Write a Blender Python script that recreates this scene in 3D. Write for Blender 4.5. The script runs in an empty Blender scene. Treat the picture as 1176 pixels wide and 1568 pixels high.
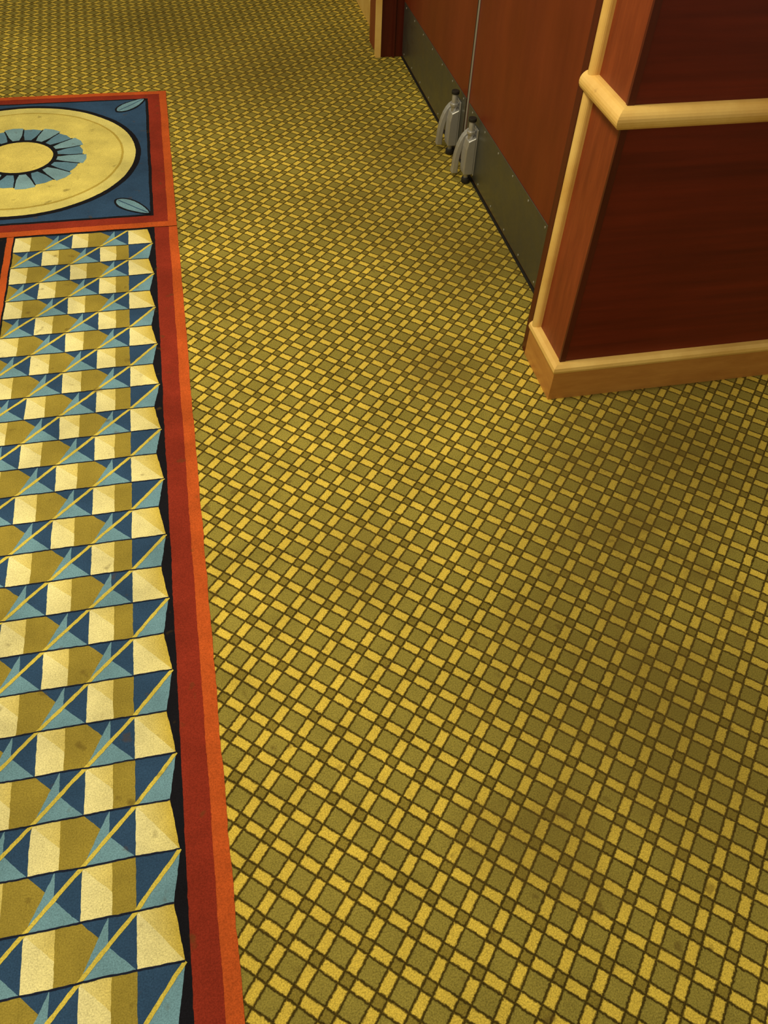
import bpy, math, random
import numpy as np
from mathutils import Matrix, Vector, noise as mnoise
random.seed(3)
sc=bpy.context.scene
try:
    sc.view_settings.view_transform='Standard'
    sc.view_settings.look='None'
except Exception: pass

# ------------------------------------------------------------ helpers
def srgb(r,g,b):
    f=lambda c:(c/12.92 if c<=.04045 else ((c+.055)/1.055)**2.4)
    return (f(r/255),f(g/255),f(b/255),1)
def newmat(name):
    m=bpy.data.materials.new(name); m.use_nodes=True
    nt=m.node_tree; b=nt.nodes['Principled BSDF']
    return m,nt,b
class NB:
    def __init__(s,nt): s.nt=nt
    def n(s,t,**k):
        x=s.nt.nodes.new(t)
        for a,v in k.items(): setattr(x,a,v)
        return x
    def l(s,a,b): s.nt.links.new(a,b)
    def m(s,op,a,b=None,c=None):
        x=s.n('ShaderNodeMath',operation=op)
        for i,v in enumerate((a,b,c)):
            if v is None: continue
            if isinstance(v,(int,float)): x.inputs[i].default_value=v
            else: s.l(v,x.inputs[i])
        return x.outputs[0]
    def mix(s,fac,a,b,bt='MIX'):
        x=s.n('ShaderNodeMix',data_type='RGBA',blend_type=bt)
        for i,v in ((0,fac),(6,a),(7,b)):
            if isinstance(v,(int,float,tuple)): x.inputs[i].default_value=v
            else: s.l(v,x.inputs[i])
        return x.outputs[2]
    def noise(s,vec,scale,detail=2,rough=.5):
        x=s.n('ShaderNodeTexNoise'); x.inputs['Scale'].default_value=scale
        x.inputs['Detail'].default_value=detail; x.inputs['Roughness'].default_value=rough
        s.l(vec,x.inputs['Vector']); return x
    def maprange(s,v,a,b,c,d):
        x=s.n('ShaderNodeMapRange')
        s.l(v,x.inputs[0])
        for i,k in enumerate((a,b,c,d)): x.inputs[i+1].default_value=k
        return x.outputs[0]

def obj_from(name,verts,faces,mats=(),fm=None,smooth=False,parent=None):
    me=bpy.data.meshes.new(name); me.from_pydata(verts,[],faces); me.update()
    o=bpy.data.objects.new(name,me); sc.collection.objects.link(o)
    for m in mats: me.materials.append(m)
    if fm:
        for p,i in zip(me.polygons,fm): p.material_index=i
    if smooth:
        for p in me.polygons: p.use_smooth=True
    if parent: o.parent=parent
    return o
def fixn(o):
    import bmesh
    bm=bmesh.new(); bm.from_mesh(o.data); bmesh.ops.recalc_face_normals(bm,faces=bm.faces); bm.to_mesh(o.data); bm.free()
def box(name,x0,x1,y0,y1,z0,z1,mat,bev=0,parent=None,fm=None):
    v=[(x0,y0,z0),(x1,y0,z0),(x1,y1,z0),(x0,y1,z0),(x0,y0,z1),(x1,y0,z1),(x1,y1,z1),(x0,y1,z1)]
    f=[(3,2,1,0),(4,5,6,7),(0,1,5,4),(1,2,6,5),(2,3,7,6),(3,0,4,7)]
    mats=mat if isinstance(mat,(list,tuple)) else [mat]
    o=obj_from(name,v,f,mats,fm,parent=parent)
    if bev:
        b=o.modifiers.new('bev','BEVEL'); b.width=bev; b.segments=3; b.limit_method='ANGLE'
    return o
def sweep(name,path_fn,profile,mat,parent=None,smooth=True):
    rows=[[(p[0],p[1],z) for p in path_fn(o)] for o,z in profile]
    n=len(rows[0]); v=[q for r in rows for q in r]; f=[]
    for i in range(len(rows)-1):
        for j in range(n-1):
            a=i*n+j; f.append((a,a+1,a+n+1,a+n))
    f.append(tuple(i*n for i in range(len(rows))))
    f.append(tuple(i*n+n-1 for i in reversed(range(len(rows)))))
    o=obj_from(name,v,f,[mat],parent=parent); fixn(o)
    return o
def cyl(name,c,r,z0,z1,mat,parent=None,r2=None,seg=24):
    r2=r if r2 is None else r2
    v=[];f=[]
    for k in range(seg):
        a=2*math.pi*k/seg; v.append((c[0]+r*math.cos(a),c[1]+r*math.sin(a),z0))
    for k in range(seg):
        a=2*math.pi*k/seg; v.append((c[0]+r2*math.cos(a),c[1]+r2*math.sin(a),z1))
    for k in range(seg): f.append((k,(k+1)%seg,seg+(k+1)%seg,seg+k))
    f.append(tuple(reversed(range(seg)))); f.append(tuple(range(seg,2*seg)))
    o=obj_from(name,v,f,[mat],parent=parent)
    for p in o.data.polygons[:seg]: p.use_smooth=True
    b=o.modifiers.new('bev','BEVEL'); b.width=.0015; b.segments=2; b.limit_method='ANGLE'
    return o

# ------------------------------------------------------------ camera (solved from the perspective)
H=1.5; f=1225.0; pi_,ro,ya=[math.radians(a) for a in (49.518,3.665,14.736)]
cy,sy,cp,sp=math.cos(ya),math.sin(ya),math.cos(pi_),math.sin(pi_)
F=Vector((sy*cp,cy*cp,-sp)); R=Vector((cy,-sy,0)); U=R.cross(F)
R2=R*math.cos(ro)+U*math.sin(ro); U2=-R*math.sin(ro)+U*math.cos(ro)
cam=bpy.data.cameras.new('camera'); co=bpy.data.objects.new('camera',cam); sc.collection.objects.link(co)
M=Matrix((R2,U2,-F)).transposed().to_4x4(); M.translation=Vector((0,0,H)); co.matrix_world=M
cam.sensor_fit='VERTICAL'; cam.sensor_height=36; cam.sensor_width=27; cam.lens=f/1568*36; cam.clip_start=.01
sc.camera=co

# ------------------------------------------------------------ materials
DIRT_SHADE=[((1.15,1.38),.42,.6),((.85,1.10),.34,.5),((.80,.62),.42,.55),((.45,.42),.14,.5),((.30,3.9),.60,.45),((.62,1.75),.20,.5),((-.1,4.6),.6,.3),((.9,2.3),.35,.55),((.85,3.1),.3,.4),((.55,2.7),.3,.3),((.25,1.1),.14,.35),((.1,2.2),.2,.2)]  # dark carpet patches: grime plus shade by the wall and lower right, painted in
def carpet_finish(nb,b,vec,col,amp=.35,fscale=420,dirt_shade=False):
    n=nb.noise(vec,fscale,3,.7); k=nb.maprange(n.outputs[0],.3,.7,1-amp,1+amp)
    n2=nb.noise(vec,1.9,4,.6); k2=nb.maprange(n2.outputs[0],.33,.67,.82,1.10)
    n3=nb.noise(vec,8,4,.65); k3=nb.maprange(n3.outputs[0],.3,.75,1.12,.76)
    kk=nb.m('MULTIPLY',nb.m('MULTIPLY',k,k2),k3)
    comb=nb.n('ShaderNodeCombineColor')
    for i in range(3): nb.l(kk,comb.inputs[i])
    c=nb.mix(1.0,col,comb.outputs[0],'MULTIPLY')
    s=nb.noise(vec,23,2,.5); sm=nb.maprange(s.outputs[0],.67,.75,0,.5)
    c=nb.mix(sm,c,(.10,.06,.015,1))
    if dirt_shade:
        for (px,py),r,st in DIRT_SHADE:
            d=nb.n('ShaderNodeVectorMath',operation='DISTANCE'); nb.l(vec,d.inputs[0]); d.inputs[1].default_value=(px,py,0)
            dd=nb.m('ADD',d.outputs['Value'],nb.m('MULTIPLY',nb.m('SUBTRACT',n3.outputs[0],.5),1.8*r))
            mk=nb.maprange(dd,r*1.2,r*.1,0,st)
            c=nb.mix(mk,c,(.10,.064,.014,1))  # painted shade and grime blended into the base colour
    nb.l(c,b.inputs['Base Color']); b.inputs['Roughness'].default_value=.95
    b.inputs['Specular IOR Level'].default_value=.15
    bmp=nb.n('ShaderNodeBump'); bmp.inputs['Strength'].default_value=.6; bmp.inputs['Distance'].default_value=.002
    nb.l(n.outputs[0],bmp.inputs['Height']); nb.l(bmp.outputs[0],b.inputs['Normal'])

LAT_ANG=42; LAT_P=.0605
def lattice_mat():
    m,nt,b=newmat('olive_lattice_carpet'); nb=NB(nt)
    tc=nb.n('ShaderNodeTexCoord'); P=tc.outputs['Object']
    mp=nb.n('ShaderNodeMapping'); nb.l(P,mp.inputs['Vector'])
    mp.inputs['Rotation'].default_value=(0,0,math.radians(LAT_ANG))
    mp.inputs['Scale'].default_value=(1/LAT_P,1/LAT_P,1)
    nd=nb.noise(P,150,3,.7)
    va=nb.n('ShaderNodeVectorMath',operation='SUBTRACT'); nb.l(nd.outputs['Color'],va.inputs[0]); va.inputs[1].default_value=(.5,.5,.5)
    vs=nb.n('ShaderNodeVectorMath',operation='SCALE'); nb.l(va.outputs[0],vs.inputs[0]); vs.inputs['Scale'].default_value=.12
    vv=nb.n('ShaderNodeVectorMath',operation='ADD'); nb.l(mp.outputs[0],vv.inputs[0]); nb.l(vs.outputs[0],vv.inputs[1])
    sx=nb.n('ShaderNodeSeparateXYZ'); nb.l(vv.outputs[0],sx.inputs[0])
    S=.645; W=.038
    bands=[];ds=[]
    for i in (0,1):
        u=nb.m('FRACT',nb.m('ADD',sx.outputs[i],1000.0))
        bands.append(nb.m('GREATER_THAN',u,S))
        d0=nb.m('MINIMUM',u,nb.m('SUBTRACT',1.0,u)); d1=nb.m('ABSOLUTE',nb.m('SUBTRACT',u,S))
        ds.append(nb.m('MINIMUM',d0,d1))
    a,c=bands
    both=nb.m('MULTIPLY',a,c); any_=nb.m('MAXIMUM',a,c); bar=nb.m('SUBTRACT',any_,both)
    olive=srgb(154,141,66); yel=srgb(228,200,84); small=srgb(146,130,56); dark=srgb(56,42,10)
    col=nb.mix(bar,olive,yel); col=nb.mix(both,col,small)
    d=nb.m('MINIMUM',ds[0],ds[1]); lm=nb.maprange(d,W*.5,W*1.5,.93,0)
    col=nb.mix(lm,col,dark)
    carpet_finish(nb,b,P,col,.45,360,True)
    return m

def rug_mat():
    m,nt,b=newmat('runner_pile'); nb=NB(nt)
    at=nb.n('ShaderNodeVertexColor'); at.layer_name='Col'
    tc=nb.n('ShaderNodeTexCoord')
    carpet_finish(nb,b,tc.outputs['Object'],at.outputs[0],.30,380)
    return m
def wood(name,c1,c2,scale=(2,2,40),rough=.35,rot=(0,0,0),coat=.15,amount=1):
    m,nt,b=newmat(name); nb=NB(nt)
    tc=nb.n('ShaderNodeTexCoord'); mp=nb.n('ShaderNodeMapping'); nb.l(tc.outputs['Object'],mp.inputs['Vector'])
    mp.inputs['Scale'].default_value=scale; mp.inputs['Rotation'].default_value=rot
    n=nb.noise(mp.outputs[0],1.0,6,.65)
    n2=nb.noise(tc.outputs['Object'],3,3,.5)
    k=nb.m('ADD',nb.m('MULTIPLY',n.outputs[0],.75),nb.m('MULTIPLY',n2.outputs[0],.25))
    k=nb.maprange(k,.35,.65,0,1)
    c=nb.mix(k,c1,c2)
    n4=nb.noise(tc.outputs['Object'],31,3,.6); c=nb.mix(nb.maprange(n4.outputs[0],.70,.78,0,.35),c,tuple(min(1,x*.45) for x in c1[:3])+(1,))
    nb.l(c,b.inputs['Base Color'])
    r=nb.maprange(n2.outputs[0],.3,.7,rough-.06,rough+.08); nb.l(r,b.inputs['Roughness'])
    b.inputs['Coat Weight'].default_value=coat; b.inputs['Coat Roughness'].default_value=.25
    b.inputs['Specular IOR Level'].default_value=.3
    bm=nb.n('ShaderNodeBump'); bm.inputs['Strength'].default_value=.08; bm.inputs['Distance'].default_value=.001
    nb.l(n.outputs[0],bm.inputs['Height']); nb.l(bm.outputs[0],b.inputs['Normal'])
    return m
def metal(name,c,rough,met=1):
    m,nt,b=newmat(name); nb=NB(nt)
    tc=nb.n('ShaderNodeTexCoord'); mp=nb.n('ShaderNodeMapping'); nb.l(tc.outputs['Object'],mp.inputs['Vector'])
    mp.inputs['Scale'].default_value=(3,3,300)
    n=nb.noise(mp.outputs[0],1,3,.6); n2=nb.noise(tc.outputs['Object'],14,4,.6)
    nb.l(nb.maprange(nb.m('ADD',nb.m('MULTIPLY',n.outputs[0],.4),nb.m('MULTIPLY',n2.outputs[0],.6)),.3,.7,rough-.08,rough+.12),b.inputs['Roughness'])
    nb.l(nb.mix(nb.maprange(n2.outputs[0],.35,.7,0,.35),c,tuple(x*.6 for x in c[:3])+(1,)),b.inputs['Base Color'])
    b.inputs['Metallic'].default_value=met
    return m
maple=wood('maple_trim',srgb(224,178,98),srgb(246,210,130),(6,6,6),.32,coat=.3)
maple_lo=wood('maple_base',srgb(180,120,60),srgb(204,146,76),(6,6,30),.4,coat=.2)
mahog=wood('mahogany_panel',srgb(88,22,12),srgb(116,34,17),(1.5,1.5,34),.42,coat=.06)
orangew=wood('cherry_side_panel',srgb(116,48,24),srgb(146,68,34),(40,40,5),.45,(math.radians(25),0,0),coat=.04)
doorw=wood('door_veneer',srgb(104,40,18),srgb(126,54,24),(5,5,1.2),.44,coat=.06)
framew=wood('dark_frame_wood',srgb(66,20,12),srgb(92,32,18),(30,30,2),.42,coat=.08)
steel=metal('brushed_steel',(.21,.215,.195,1),.38,.9)
chrome=metal('satin_chrome',(.50,.50,.52,1),.36,.6)
dark,nt,b=newmat('black_rubber'); b.inputs['Base Color'].default_value=(.01,.008,.006,1); b.inputs['Roughness'].default_value=.7

# ------------------------------------------------------------ floor
LM=lattice_mat()
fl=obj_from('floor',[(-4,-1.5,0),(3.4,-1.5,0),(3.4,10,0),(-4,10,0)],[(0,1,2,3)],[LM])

# ------------------------------------------------------------ rug (inlaid patterned runner)
RV=[];RF=[];RC=[]
def jit(x,y):
    n=mnoise.noise_vector(Vector((x*120,y*120,1.3))); m_=mnoise.noise_vector(Vector((x*14,y*14,5.3)))
    return x+n.x*.0011+m_.x*.0018, y+n.y*.0011+m_.y*.0018
def poly(pts,cols,z):
    if isinstance(cols[0],(int,float)): cols=[cols]*len(pts)
    a=sum(pts[i][0]*pts[(i+1)%len(pts)][1]-pts[(i+1)%len(pts)][0]*pts[i][1] for i in range(len(pts)))
    if a<0: pts=pts[::-1]; cols=cols[::-1]
    P2=[];C2=[]
    for i in range(len(pts)):
        p,q=pts[i],pts[(i+1)%len(pts)]; c,d=cols[i],cols[(i+1)%len(pts)]
        n=max(1,int(math.hypot(q[0]-p[0],q[1]-p[1])/.006))
        for k in range(n):
            t=k/n; P2.append(jit(p[0]+(q[0]-p[0])*t,p[1]+(q[1]-p[1])*t)); C2.append(tuple(c[m]+(d[m]-c[m])*t for m in range(4)))
    s=len(RV); RV.extend([(p[0],p[1],z) for p in P2]); RF.append(tuple(range(s,s+len(P2)))); RC.append(C2)
def rect(x0,x1,y0,y1,c,z): poly([(x0,y0),(x1,y0),(x1,y1),(x0,y1)],c,z)
def strip(p,q,w,c,z):
    dx,dy=q[0]-p[0],q[1]-p[1]; L=math.hypot(dx,dy); nx,ny=-dy/L*w/2,dx/L*w/2
    poly([(p[0]+nx,p[1]+ny),(q[0]+nx,q[1]+ny),(q[0]-nx,q[1]-ny),(p[0]-nx,p[1]-ny)],c,z)
ORG=srgb(204,92,40); RED=srgb(148,50,34); BLK=srgb(22,22,32); CRM=srgb(246,238,182); YEL=srgb(216,192,84)
OLV=srgb(162,144,62); LB=srgb(118,162,188); NV=srgb(50,80,120); GLD=srgb(224,204,90); CRM2=srgb(240,228,156); DLN=srgb(28,34,58)
LB2=srgb(118,160,186)
Z0=.0015; dz=.0003
XC=-.675; XR=-.113; XL=2*XC-XR
YT=3.751; YB=2.638; YS=-.6
rect(XL,XR,YS,YB,ORG,Z0)
rect(XL+.029,XR-.029,YS,YB,RED,Z0+dz)
rect(XL+.077,XR-.077,YS,YB,BLK,Z0+2*dz)
C=.0915; XN=-.277; YF=2.629
def field(sgn):
    X=lambda x: x if sgn>0 else 2*XC-.03+0-x
    nrow=int((YF-YS)/C)
    ca,cb=Z0+3*dz,Z0+4*dz
    for i in range(0,5):
        for j in range(nrow):
            y1=YF-j*C; y0=y1-C
            light=(i+j)%2==0
            if i==0:
                if light: xt,xb=-.214,-.199
                else: xt,xb=-.199,-.214
                xl=XN
            else:
                xt=xb=XN-(i-1)*C; xl=xt-C
                if i==4: xl=-.645
            TL=(X(xl),y1);BL=(X(xl),y0);TR=(X(xt),y1);BR=(X(xb),y0)
            if light:
                t=.56; xm=xl+t*((xt+xb)/2-xl)
                poly([TL,BL,BR],[CRM,CRM,CRM2],ca)
                poly([TL,BR,TR],[CRM2,YEL,YEL],ca)
                if i>0:
                    poly([(X(xm),y1),(X(xm),y0),BR,TR],OLV,cb)
            else:
                xm=xl+.5*((xt+xb)/2-xl); ym=(y0+y1)/2
                if i==0:
                    poly([TL,BL,TR],NV,ca); poly([BL,BR,TR],LB,ca)
                else:
                    poly([TL,BL,(X(xm),ym)],OLV,ca)
                    poly([TL,(X(xm),ym),TR],NV,ca)
                    poly([BL,BR,(X(xm),ym)],LB,ca)
                    poly([BR,TR,(X(xm),ym)],NV,ca)
                    poly([BL,(X(xm),ym),(X(xm),y1)],LB,cb)
                strip(BL,TR,.0075,GLD,cb+dz)
            strip(TL,TR,.0033,DLN,cb+dz*1.5)
field(1); field(-1)
for xx in (-.672,2*XC-.03+.672-.02):
    rect(xx,xx+.021,YS,YB,ORG,Z0+3*dz)
z=Z0+7*dz
rect(XL,XR,YB,YT,ORG,z); rect(XL+.029,XR-.029,YB+.032,YT-.029,RED,z+dz)
rect(XL+.077,XR-.077,YB+.075,YT-.072,BLK,z+2*dz)
rect(XL+.088,XR-.088,YB+.086,YT-.082,NV,z+3*dz)
YC=3.20
def disc(r,c,zz,n=96): poly([(XC+r*math.cos(2*math.pi*k/n),YC+r*math.sin(2*math.pi*k/n)) for k in range(n)],c,zz)
disc(.450,BLK,z+4*dz); disc(.430,srgb(236,224,136),z+5*dz); disc(.385,srgb(200,176,80),z+6*dz); disc(.377,srgb(234,218,122),z+7*dz)
NP=20
for k in range(NP):
    a=2*math.pi*(k+.5)/NP; w=math.pi/NP
    def P(r,aa): return (XC+r*math.cos(aa),YC+r*math.sin(aa))
    ro_=.245 if k%2 else .230
    poly([P(.12,a-w),P(ro_,a-w*.93),P(ro_+.004,a),P(ro_,a+w*.93),P(.12,a+w)],srgb(132,172,194) if k%2 else srgb(104,146,178),z+8*dz)
    b0=a+w
    poly([P(.13,b0-.09),P(.180,b0-.018),P(.235,b0-.010),P(.235,b0+.010),P(.180,b0+.018),P(.13,b0+.09)],BLK,z+9*dz)
disc(.140,BLK,z+10*dz); disc(.123,srgb(236,218,120),z+11*dz)
for sx in (-1,1):
    for sy_ in (-1,1):
        cx,cyy=XC+sx*.415,YC+sy_*.418
        for L,Wd,cc,zz in ((.085,.034,BLK,z+8*dz),(.076,.027,LB2,z+9*dz)):
            pts=[]
            for k in range(24):
                t=2*math.pi*k/24; a_=L*math.cos(t); b_=Wd*math.sin(t)*(1-.35*math.cos(t))*abs(math.sin(t))**.25
                d=1/math.sqrt(2)
                pts.append((cx+sx*(a_-b_)*d,cyy+sy_*(a_+b_)*d))
            poly(pts,cc,zz)
        strip((cx-sx*.05,cyy-sy_*.05),(cx+sx*.05,cyy+sy_*.05),.004,NV,z+10*dz)
rug=obj_from('patterned_rug',RV,RF,[rug_mat()])
ca=rug.data.color_attributes.new(name='Col',type='FLOAT_COLOR',domain='CORNER')
ca.data.foreach_set('color',np.array([c for cols in RC for c in cols],dtype=np.float32).ravel())

# ------------------------------------------------------------ walls
WX,WY=.887,1.585; YE=1.775; HT=2.45
box('wall_right',WX,3.3,WY,YE,0,HT,[mahog,orangew,framew],fm=[0,0,0,0,2,1])
box('trim_1',WX-.002,WX+.014,WY-.003,WY+.005,.118,HT,framew)
path=lambda o:[(WX-o,YE),(WX-o,WY-o),(3.3,WY-o)]
bprof=[(0,0),(.017,0),(.017,.092),(.021,.096),(.024,.104),(.022,.113),(.014,.120),(0,.121)]
sweep('baseboard_right',path,[(o+.0001,z) for o,z in bprof[:3]],maple_lo)
sweep('trim_2',path,[(o,z) for o,z in [(0,.092),(.017,.092)]+bprof[3:]],maple)
rail=[(0,.752)]+[(.006+.024*math.cos(t),.776+.023*math.sin(t)) for t in np.linspace(-math.pi/2,math.pi/2,13)]+[(0,.799)]
sweep('chair_rail',path,rail,maple)
def vtrim(name,x,yc,w,d,z0,z1,mat):
    pts=[(x,yc-w/2)]+[(x-d*.4-d*.6*math.cos(t),yc+w/2*math.sin(t)) for t in np.linspace(-math.pi/2,math.pi/2,11)]+[(x,yc+w/2)]
    n=len(pts); v=[(p[0],p[1],z0) for p in pts]+[(p[0],p[1],z1) for p in pts]
    f=[(k,(k+1)%n,n+(k+1)%n,n+k) for k in range(n)]+[tuple(reversed(range(n))),tuple(range(n,2*n))]
    o=obj_from(name,v,f,[mat]); fixn(o); return o
vtrim('trim_3',WX,YE-.018,.032,.020,.10,HT,maple)
box('door_frame_near',.872,1.06,YE,YE+.03,0,HT,framew)
box('wall_near_return',.985,1.06,YE+.03,1.87,0,HT,framew)
box('door_header',.93,1.06,YE+.03,4.03,2.06,HT,framew)
box('wall_far',WX,1.3,4.035,4.24,0,HT,[framew,orangew],fm=[0,0,0,0,0,1])
box('trim_4',WX-.012,WX+.012,4.028,4.06,0,HT,maple)
box('trim_5',.955,.965,4.022,4.04,0,HT,framew)
box('wall_far_side',.945,1.3,4.24,9.5,0,HT,mahog)
box('baseboard_far',.925,.946,4.24,9.5,0,.12,maple,.006)
box('chair_rail_far',.915,.946,4.24,9.5,.752,.799,maple,.012)
box('door_threshold',.998,1.06,1.8,4.03,0,.003,dark)

# ------------------------------------------------------------ doors
def door(name,y0,y1):
    e=bpy.data.objects.new(name,None); sc.collection.objects.link(e)
    box('leaf',1.0,1.045,y0,y1,.014,2.055,doorw,.002,parent=e)
    a,b_=(y0+.02,y1-.012)
    box('kick_plate',.9975,1.0,a,b_,.020,.240,steel,.0008,parent=e)
    for yy in np.arange(a+.03,b_,.16):
        for zz in (.034,.227):
            s=cyl('screw',(0,0),.004,0,.0015,chrome,parent=e,seg=12)
            s.rotation_euler=(0,-math.pi/2,0); s.location=(.9976,yy,zz)
    return e
YM=2.95
d1=door('door_1',1.872,YM-.004); d2=door('door_2',YM+.004,4.018)
box('meeting_stile',.9955,.9999,YM-.007,YM+.004,.02,2.05,chrome,.0015,parent=d1)
box('meeting_gap',.997,.9999,YM+.006,YM+.016,.02,2.05,dark,.001,parent=d2)

def prism(name,prof,y0,y1,mat,e,bev=.004):
    n=len(prof); v=[(p[0],y0,p[1]) for p in prof]+[(p[0],y1,p[1]) for p in prof]
    f=[(k,(k+1)%n,n+(k+1)%n,n+k) for k in range(n)]+[tuple(range(n)),tuple(reversed(range(n,2*n)))]
    o=obj_from(name,v,f,[mat],parent=e); fixn(o)
    bv=o.modifiers.new('b','BEVEL'); bv.width=bev; bv.segments=3; bv.limit_method='ANGLE'
    return o
def holder(y,e,k=1.0):
    X0=.9974
    box('holder_plate',X0-.005,X0,y-.044,y+.040,.035,.205,chrome,.002,parent=e)
    prism('holder_body',[(X0-.005,.040),(X0-.040,.040),(X0-.042,.060),(X0-.040,.135),(X0-.034,.165),(X0-.005,.178)],y-.046,y+.004,chrome,e)
    n=9; outer=[(X0-.005-.062*math.sin(t),.045+.140*math.cos(t)) for t in np.linspace(0,math.pi/2,n)]
    inner=[(X0-.005-.042*math.sin(t),.045+.112*math.cos(t)) for t in np.linspace(math.pi/2,0,n)]
    prism('holder_lever',outer+[(X0-.070,.022),(X0-.046,.022)]+inner,y+.008,y+.034,chrome,e,.003)
    cyl('holder_plunger',(X0-.022,y-.022),.011,.165,.232,chrome,parent=e)
    cyl('holder_collar',(X0-.022,y-.022),.016,.186,.197,chrome,parent=e)
    cyl('holder_cap',(X0-.022,y-.022),.015,.230,.242,dark,parent=e)
    cyl('holder_bolt',(X0-.022,y-.022),.009,.016,.05,chrome,parent=e)
    cyl('holder_foot',(X0-.022,y-.022),.016,.002,.020,dark,parent=e)
holder(YM-.120,d1); holder(YM+.115,d2)

# ------------------------------------------------------------ lights
w=bpy.data.worlds.new('world'); sc.world=w; w.use_nodes=True
w.node_tree.nodes['Background'].inputs[0].default_value=(1,.87,.55,1); w.node_tree.nodes['Background'].inputs[1].default_value=.32
def area(name,loc,size,power,col=(1,.87,.56)):
    l=bpy.data.lights.new(name,'AREA'); l.shape='DISK'; l.size=size; l.energy=power; l.color=col
    o=bpy.data.objects.new(name,l); o.location=loc; sc.collection.objects.link(o); return o
area('fill_light',(-.30,1.6,2.4),.5,39)
area('fill_light',(-.5,3.6,2.4),.5,16)
area('fill_light',(-.6,-.4,2.4),.5,11)  # unseen fill above and behind the camera, added to even out the near floor
